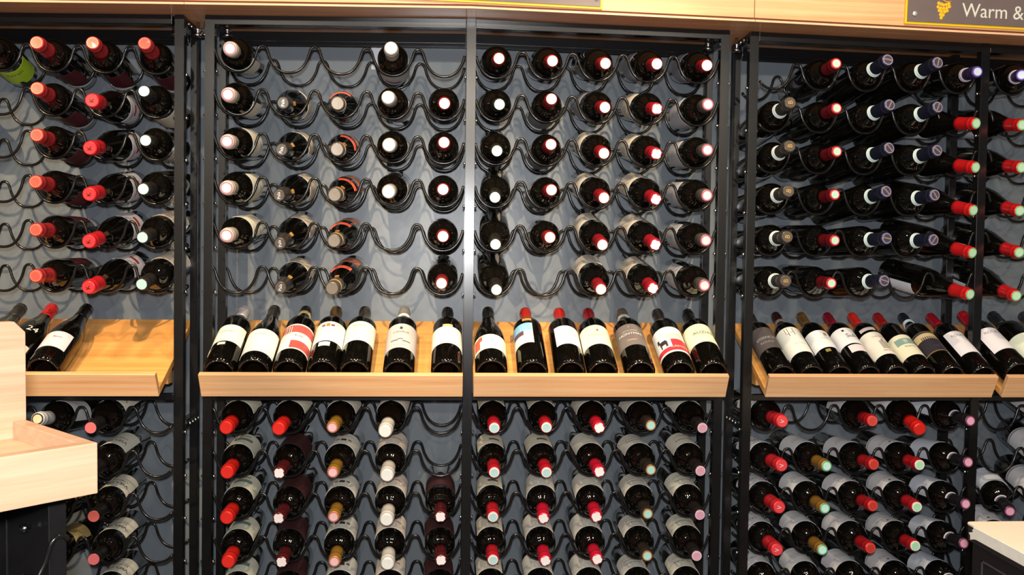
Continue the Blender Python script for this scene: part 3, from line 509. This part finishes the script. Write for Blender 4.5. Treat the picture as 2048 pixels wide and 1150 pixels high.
# ------------------------------------------------------------------ bottles lying in the wire holders
ORD = ['first', 'second', 'third', 'fourth', 'fifth']
RN = ['top row', 'row two from top', 'row three from top', 'row four from top', 'row five from top', 'lowest row above shelf', 'first row below shelf', 'row two below shelf', 'row three below shelf', 'row four below shelf', 'lowest visible row']
def slots(c0, pitch, n=5): return [c0-pitch/2+pitch*i for i in range(n)]
BAY = {
 'CL': ('C', slots(0, .1178), 'left bay of centre rack', 1), 'CR': ('C', slots(.5925, .1183), 'right bay of centre rack', 1),
 'UL': ('U', [1.192]+slots(1.2445, .1128)[1:], 'left bay of right rack', 1), 'UR': ('U', slots(1.829, .1125), 'rightmost bay', 1),
 'W': ('W', [-.2932+.0563-.1127*i for i in range(5)], 'left rack', -1)}
D = {
 'CL': {1: {1: ('ivory', 460, 97), 4: ('whitecap', 782, 96)},
  2: {1: ('ivory', 456, 189), 2: ('script', 566, 206), 3: ('crescent', 675, 207), 4: ('whitecap', 776, 195), 5: ('redrim', 889, 207)},
  3: {1: ('ivory', 454, 283), 2: ('script', 563, 300), 3: ('crescent', 674, 299), 4: ('whitecap', 778, 290), 5: ('redrim', 888, 285)},
  4: {1: ('ivory', 453, 376), 2: ('script', 558, 391), 3: ('crescent', 669, 390), 4: ('whitecap', 777, 384), 5: ('redrim', 886, 379)},
  5: {1: ('ivory', 453, 471), 2: ('script', 560, 487), 3: ('crescent', 668, 482), 5: ('redrim', 886, 473)},
  6: {2: ('script', 561, 575), 3: ('crescent', 664, 577), 5: ('redrim', 883, 567)},
  7: {1: ('glossred', 452, 856), 2: ('glossred', 557, 858), 3: ('gold', 664.6, 855), 4: ('whitelow', 770, 863)},
  8: {1: ('glossred', 454, 945), 2: ('maroonstar', 558, 946.6), 3: ('gold', 665.6, 945), 4: ('whitelow', 774, 951)},
  9: {1: ('glossred', 453, 1036), 2: ('maroonstar', 557, 1037), 3: ('gold', 667, 1034), 4: ('whitelow', 773, 1040), 5: ('maroonstar', 881, 1034)},
  10: {1: ('glossred', 456, 1124), 2: ('maroonstar', 563, 1124.5), 3: ('gold', 668.7, 1123.5), 4: ('whitelow', 775, 1128), 5: ('maroonstar', 882, 1121)},
  11: {1: ('glossred', 458, 1216), 2: ('maroonstar', 563, 1214), 3: ('gold', 669, 1214), 4: ('whitelow', 775, 1218), 5: ('maroonstar', 882, 1211)}},
 'CR': {1: {1: ('redwarm', 998, 117), 2: ('redwarm', 1105, 122), 3: ('redwarm', 1211, 127), 4: ('redlow', 1314, 128), 5: ('redlow', 1414, 131)},
  2: {1: ('greendark', 999, 209), 2: ('redwarm', 1103, 198), 3: ('redlow', 1210, 215), 4: ('redstar', 1314, 218), 5: ('greypink', 1416, 209)},
  3: {1: ('greendark', 994, 302), 2: ('redwarm', 1102, 289), 3: ('redmint', 1208, 307), 4: ('redstar', 1313, 308), 5: ('greypink', 1415, 300)},
  4: {1: ('greendark', 990, 395), 2: ('redwarm', 1103, 380), 3: ('redmint', 1208, 396), 4: ('redstar', 1312, 399), 5: ('greypink', 1414, 391)},
  5: {1: ('greendark', 991, 489), 2: ('redwarm', 1100, 475), 3: ('redmint', 1205, 490), 4: ('redstar', 1311, 490), 5: ('greypink', 1412, 481)},
  6: {1: ('greendark', 993, 580), 3: ('redmint', 1202, 579), 4: ('redstar', 1306, 577), 5: ('greypink', 1409, 571)},
  7: {1: ('redteal', 988.6, 856), 2: ('redteal', 1093, 855), 3: ('redsquare', 1198.7, 856), 4: ('teal', 1301.8, 851), 5: ('pinkdark', 1405, 856)},
  8: {1: ('redteal', 988.6, 945), 2: ('redteal', 1093, 945), 3: ('redsquare', 1199, 944), 4: ('teal', 1301.8, 940), 5: ('pinkdark', 1401, 942)},
  9: {1: ('redteal', 986, 1034), 2: ('redsquare', 1087, 1037), 3: ('redsquare', 1193, 1034), 4: ('teal', 1295.5, 1028), 5: ('pinkdark', 1400, 1030)},
  10: {1: ('redteal', 986, 1120), 2: ('redsquare', 1091, 1122), 3: ('redsquare', 1194.6, 1119), 4: ('teal', 1294.6, 1112), 5: ('pinkdark', 1393.5, 1112)},
  11: {1: ('redteal', 986, 1209), 2: ('redsquare', 1090, 1209), 3: ('redsquare', 1193, 1206), 4: ('teal', 1294, 1199), 5: ('pinkdark', 1392, 1199)}},
 'UL': {1: {2: ('deepmint', 1672.6, 127), 3: ('navy', 1776, 119.5), 4: ('navy', 1876, 125), 5: ('purple', 1955, 143.5)},
  2: {1: ('goldb', 1581, 205), 2: ('deepmint', 1673.4, 216.5), 3: ('navy', 1780, 209.5), 4: ('navy', 1876, 214), 5: ('brightred', 1953, 247)},
  3: {1: ('goldb', 1580, 292), 2: ('deepmint', 1674, 303), 3: ('navy', 1779, 296), 4: ('navy', 1875, 300.7), 5: ('brightred', 1952, 335)},
  4: {1: ('goldb', 1577.6, 382), 2: ('deepmint', 1670, 389), 3: ('navy', 1773, 382.6), 4: ('navy', 1870, 390), 5: ('brightred', 1947.5, 421)},
  5: {1: ('goldb', 1575, 473.6), 2: ('deepmint', 1670, 481), 3: ('navy', 1774, 476.6), 4: ('navy', 1867.7, 479.5), 5: ('brightred', 1945.5, 506)},
  6: {1: ('goldb', 1572, 562), 2: ('deepmint', 1663, 566.7), 3: ('navy', 1769, 561.4), 5: ('brightred', 1940.7, 589)},
  7: {1: ('redscript', 1565, 843), 3: ('redred', 1745, 842), 4: ('shinyred', 1840, 859), 5: ('blackpink', 1941, 842)},
  8: {1: ('redscript', 1563.7, 931), 2: ('goldmint', 1653.5, 932.5), 3: ('redred', 1748, 929), 4: ('redgreen', 1839.5, 930), 5: ('blackpink', 1936.6, 924.6)},
  9: {1: ('redscript', 1559, 1015), 2: ('goldmint', 1650, 1017), 3: ('redred', 1746, 1012), 4: ('redgreen', 1834, 1014), 5: ('blackpink', 1931.5, 1008)},
  10: {1: ('redscript', 1554.3, 1100), 2: ('goldmint', 1645, 1100), 3: ('redred', 1741.5, 1096.7), 4: ('redgreen', 1830.8, 1092), 5: ('blackpink', 1927.8, 1087)},
  11: {1: ('redscript', 1551, 1187), 2: ('goldmint', 1641, 1187), 3: ('redred', 1738, 1183), 4: ('redgreen', 1827, 1179), 5: ('blackpink', 1924, 1174)}},
 'UR': {1: {1: ('purple', 2043.5, 150)}, 2: {1: ('brightred', 2045, 250)}, 3: {1: ('brightred', 2043.6, 335)}, 4: {1: ('brightred', 2040, 422)}, 5: {1: ('brightred', 2039, 505)}, 6: {1: ('brightred', 2033, 592)},
  7: {2: ('redgreen', 2125, 855)}, 8: {2: ('redgreen', 2122, 945)}, 9: {1: ('blackpink', 2020, 1023), 2: ('redgreen', 2120, 1025)}, 10: {1: ('redgreen', 2022, 1105)}},
 'W': {1: {4: ('lime', -22, 84), 3: ('coral', 73, 85), 2: ('coral', 185, 85.4), 1: ('coral', 289, 86.3)},
  2: {5: ('coral', -120, 178), 3: ('coral', 73.8, 176.7), 2: ('redemblem', 183.7, 201), 1: ('mintglow', 288, 182.3)},
  3: {3: ('coral', 73, 270), 2: ('redemblem', 179.5, 296.4), 1: ('mintglow', 291, 281)},
  4: {3: ('coral', 70.4, 363.5), 2: ('redemblem', 178.2, 388.7), 1: ('mintglow', 286.4, 378.3)},
  5: {3: ('coral', 71, 459.6), 2: ('redemblem', 177.4, 483.3), 1: ('mintglow', 284.7, 475)},
  6: {3: ('coral', 71, 552), 2: ('redemblem', 176.5, 575), 1: ('mintglow', 283, 569)},
  7: {3: ('silverneck', 75, 838), 2: ('pinkend', 181, 856)}, 8: {3: ('amber', 78, 930), 2: ('pinkend', 181, 945)},
  9: {3: ('amber', 78, 1022), 2: ('pinkend', 187, 1033)}, 10: {3: ('amber', 78, 1112), 2: ('pinkend', 187, 1119)}, 11: {2: ('pinkend', 188, 1208)}}}
ROLLV = {('CL', 'ivory'): {1: -72, 2: -72, 3: 15, 4: 0, 5: 40}, ('CL', 'script'): {2: 10, 3: 35, 4: 20, 5: 45, 6: 60}, ('CL', 'crescent'): {2: 100, 3: 50, 4: 52, 5: 100, 6: 92},
         ('W', 'mintglow'): {2: -70, 3: -70, 4: -70, 5: 60, 6: 62}, ('W', 'coral'): {1: -72, 2: -72, 3: -60, 4: -60, 5: 80, 6: 85}, ('W', 'redemblem'): {2: -10, 3: -5, 4: 5, 5: 35, 6: 50},
         ('CR', 'redmint'): {3: 150, 4: 150, 5: 140, 6: 120}, ('CR', 'redlow'): {1: 190, 2: 170}, ('CR', 'redstar'): {2: 165, 3: 160, 4: 150, 5: 150, 6: 140}}
for bay, rowsd in D.items():
    rk, sx, bn, sgn = BAY[bay]
    for row, cols in rowsd.items():
        crest = ROWS[rk][row-1]; trough = crest-.0028-.0602
        for c, (stn, px, py) in cols.items():
            s = ST[stn]; A = Vector((sx[c-1], WIRE_Y, trough+.0034+RA[s['shape']]))
            A.x += s.get('dx', 0); C_ = at(px, py, s.get('yc', -.084)); d = (C_-A); tip = d.length; d.normalize()
            roll = ROLLV.get((bay, stn), {}).get(row, s['roll'])+random.uniform(-5, 5)
            base = C_-d*.2725
            slot = f"{ORD[c-1]} slot" if sgn > 0 else f"{ORD[c-1]} slot from right"
            bottle(s, base, d, roll, f"{s['look']}, {RN[row-1]}, {slot}, {bn}", 'bottles lying in the wire holders')

# ------------------------------------------------------------------ signs on the bulkhead
YEL = mat('yellow_edge', (246, 196, 24), .4); PLATE = noisy(mat('sign_plate', (112, 98, 96), .4), (40, 40, 40), .04)
def sign(name, x0, x1, z0, dz, label):
    root = empty('shop_sign', (x0, -.0825, z0)); tag(root, label, 'sign')
    root.rotation_euler = (0, math.atan2(-dz, x1-x0), 0)
    W_ = x1-x0; H = .15
    box('yellow_backing', 0, W_, -.0025, .0015, 0, H, YEL, root, bev=.0004)
    box('sign_plate', .0045, W_-.0045, -.0046, -.0026, .0048, H-.0045, PLATE, root, bev=.0003)
    for x in (.021, W_-.014):
        o = link('screw_cap', lathe([(0, 0), (.0055, 0), (.0055, .0018), (.0042, .003), (0, .0033)], 16, 'screw_cap'), mat('satin_silver', (226, 226, 226), .3, .5), root, (x, -.0046, .0225)); o.rotation_euler = (PI/2, 0, 0)
    return root
sA = sign('a', .16, .7635, 2.0040, -.0140, 'grey sign with yellow edge, only its bottom strip visible')
sB = sign('b', 1.4590, 2.05, 1.9785, -.0135, 'grey sign reading Warm & with yellow grape bunch')
me = text_mesh('Warm &', .0447, .0004, 6)
for v in me.vertices: v.co.x *= .93
me.materials.clear()
t = link('lettering', me, mat('letter_white', (222, 220, 206), .5), sB, (.2055, -.0051, .0352)); t.rotation_euler = (PI/2, 0, 0)
bm = bmesh.new()
gr = [(0, 0), (.0065, .001), (-.0055, .0015), (-.0115, .0035), (.0125, .0035), (.001, -.008), (-.006, -.0075), (.008, -.007), (.014, -.003), (-.0125, -.005), (-.004, -.015), (.0035, -.015), (-.0095, -.013), (-.006, -.022), (.0, -.0225), (-.004, -.029), (.009, -.0125)]
for i, (x, z) in enumerate(gr):
    bmesh.ops.create_uvsphere(bm, u_segments=10, v_segments=6, radius=.0042, matrix=Matrix.Translation((x, 0, z)) @ Matrix.Diagonal((1, .16, 1, 1)))
GY = mat('grape_yellow', (246, 186, 30), .45)
g = link('grape_bunch', smooth(mesh_from(bm, 'grape_bunch')), GY, sB, (.088, -.0051, .0455))
link('grape_stalk', tube([(.0165, 0, .009), (.012, 0, .0075), (.004, 0, .008), (-.003, 0, .012), (-.004, 0, .022), (.001, 0, .034), (.006, 0, .045)], .0011, 6, 'grape_stalk'), GY, sB, (.088, -.0053, .0455))
link('grape_tendril', tube([(.019, 0, .021), (.013, 0, .019), (.012, 0, .023), (.017, 0, .026), (.022, 0, .030)], .0009, 6, 'grape_tendril'), GY, sB, (.088, -.0053, .0455))
# paper card pinned behind the top row
pc = box('price_card', .226, .262, .2232, .2246, 1.905, 1.969, mat('white_card', (224, 224, 232), .6), bev=0); tag(pc, 'small white card pinned to wall beside white-capped bottle in top row', 'card')

# ------------------------------------------------------------------ nearer wooden display tray on a black frame, left
DU = empty('display_stand', (.0245, -1.025, 0), math.radians(45.6)); tag(DU, 'black framed display stand with pale bamboo tray, cut by left picture edge', 'stand')
box('front_lip', -.80, 0, 0, .017, 1.161, 1.2208, WOODP, DU)
box('side_panel', -.017, -.0002, .0172, .203, 1.161, 1.2208, WOODP, DU)
box('tray_floor', -.80, -.0172, .0172, .203, 1.185, 1.1985, WOODP, DU, bev=.0006)
bm = bmesh.new(); L0 = [(-.80, 1.161), (0, 1.161), (0, 1.336), (-.0135, 1.3505), (-.80, 1.3505)]
va = [bm.verts.new((x, .2035, z)) for x, z in L0]; vb = [bm.verts.new((x, .221, z)) for x, z in L0]
bm.faces.new(va); bm.faces.new(vb)
for i in range(5): bm.faces.new((va[i], va[(i+1) % 5], vb[(i+1) % 5], vb[i]))
bmesh.ops.bevel(bm, geom=bm.edges[:], offset=.0006, segments=1, affect='EDGES')
link('back_board', mesh_from(bm, 'back_board'), WOODP, DU)
SB = noisy(mat('black_satin_steel', (22, 20, 21), .35), (50, 50, 50), .12)
for x0, y0 in ((-.0235, .080), (-.0235, .212), (-.62, .080), (-.62, .212)): box('post', x0, x0+.0215, y0, y0+.0215, 0, 1.160, SB, DU)
box('top_rail', -.598, -.024, .081, .10, 1.139, 1.160, SB, DU); box('rear_rail', -.598, -.024, .213, .232, 1.139, 1.160, SB, DU)
box('side_rail', -.0225, -.003, .102, .2115, 1.139, 1.160, SB, DU)
box('back_panel', -.64, .0, .30, .306, 0, 1.20, mat('black_panel', (20, 19, 19), .45), DU)
box('side_wall', -.0210, -.0035, .1018, .31, .02, 1.1385, SB, DU)
for z in (1.125, 1.025, .925):
    link('wire_holder', wire_mesh(-.598, -.0015, -.012, .118), WIRE, DU, (0, .076, z-.0285))
for z in (1.133, 1.098, 1.035, .998):
    b = link('bolt', BOLT, None, DU, (-.0128, .135, z)); b.rotation_euler = (0, PI/2, 0); b.scale = (1.5, 1.5, 1.35)

# ------------------------------------------------------------------ counter at lower right
CT = empty('counter', (1.405, -.478, 0)); tag(CT, 'black counter with cream top and chipped corner, bottom right', 'counter')
def cpt(n=7, r=.011):
    pts = [(1.1, -0.0), (1.1, -1.2), (0, -1.2)]
    for i in range(n+1):
        a = PI-PI/2*i/n; pts.append((r+r*math.cos(a), -r+r*math.sin(a)))
    return pts
def plate(name, pts, z0, z1, m, bev=.0006):
    bm = bmesh.new(); a = [bm.verts.new((x, y, z0)) for x, y in pts]; b = [bm.verts.new((x, y, z1)) for x, y in pts]; n = len(pts)
    bm.faces.new(a); bm.faces.new(b)
    for i in range(n): bm.faces.new((a[i], a[(i+1) % n], b[(i+1) % n], b[i]))
    bmesh.ops.bevel(bm, geom=[e for e in bm.edges if abs(e.verts[0].co.z-e.verts[1].co.z) < 1e-6], offset=bev, segments=1, affect='EDGES')
    return link(name, mesh_from(bm, name), m, CT)
plate('countertop', cpt(8), .9468, .950, noisy(mat('cream_laminate', (246, 228, 204), .4), (8, 8, 8), .05))
BLK = mat('black_laminate', (30, 27, 28), .4)
CORE = mat('dark_core', (34, 28, 24), .8)
# pale edge band down the left side; broken away at the corner, where dark core shows
bm = bmesh.new(); jag = [(-1.2, 0), (-.2, 0), (-.08, 0), (-.044, 0), (-.038, .001), (-.036, .004), (-.030, .0055), (-.0315, .008), (-.027, .0095), (-.030, .0125), (-.034, .0155), (-.040, .0165), (-.044, .0168)]
zt = .9492
top = [(-.044, 0)]
low = [(-1.2, .9285), (-.06, .9285), (-.041, .9285), (-.031, .9262), (-.023, .9225), (-.0225, .931), (-.017, .9345), (-.025, .9375), (-.031, .9400), (-.028, .9430), (-.0325, .9462), (-.0305, zt), (-1.2, zt)]
va = [bm.verts.new((-.0028, y, z)) for y, z in low]; vb = [bm.verts.new((-.0003, y, z)) for y, z in low]; n = len(low)
bm.faces.new(va); bm.faces.new(vb)
for i in range(n): bm.faces.new((va[i], va[(i+1) % n], vb[(i+1) % n], vb[i]))
link('edge_band', mesh_from(bm, 'edge_band'), noisy(mat('cream_edge_band', (252, 244, 230), .5), (60, 60, 60), .05), CT)
plate('substrate', [(x*.998+.001, y*1.0-.0008) for x, y in cpt(8)], .918, .9466, CORE)
box('side_panel', .004, .022, -1.2, -.020, .02, .9175, BLK, CT)
box('rear_panel', .022, 1.1, -.038, -.020, .02, .9175, BLK, CT)
FR = mat('grey_line', (74, 68, 70), .4)
box('panel_moulding', .0022, .0038, -.0545, -.0515, .05, .894, FR, CT, bev=0); box('panel_moulding', .0022, .0038, -1.1, -.0515, .891, .894, FR, CT, bev=0)
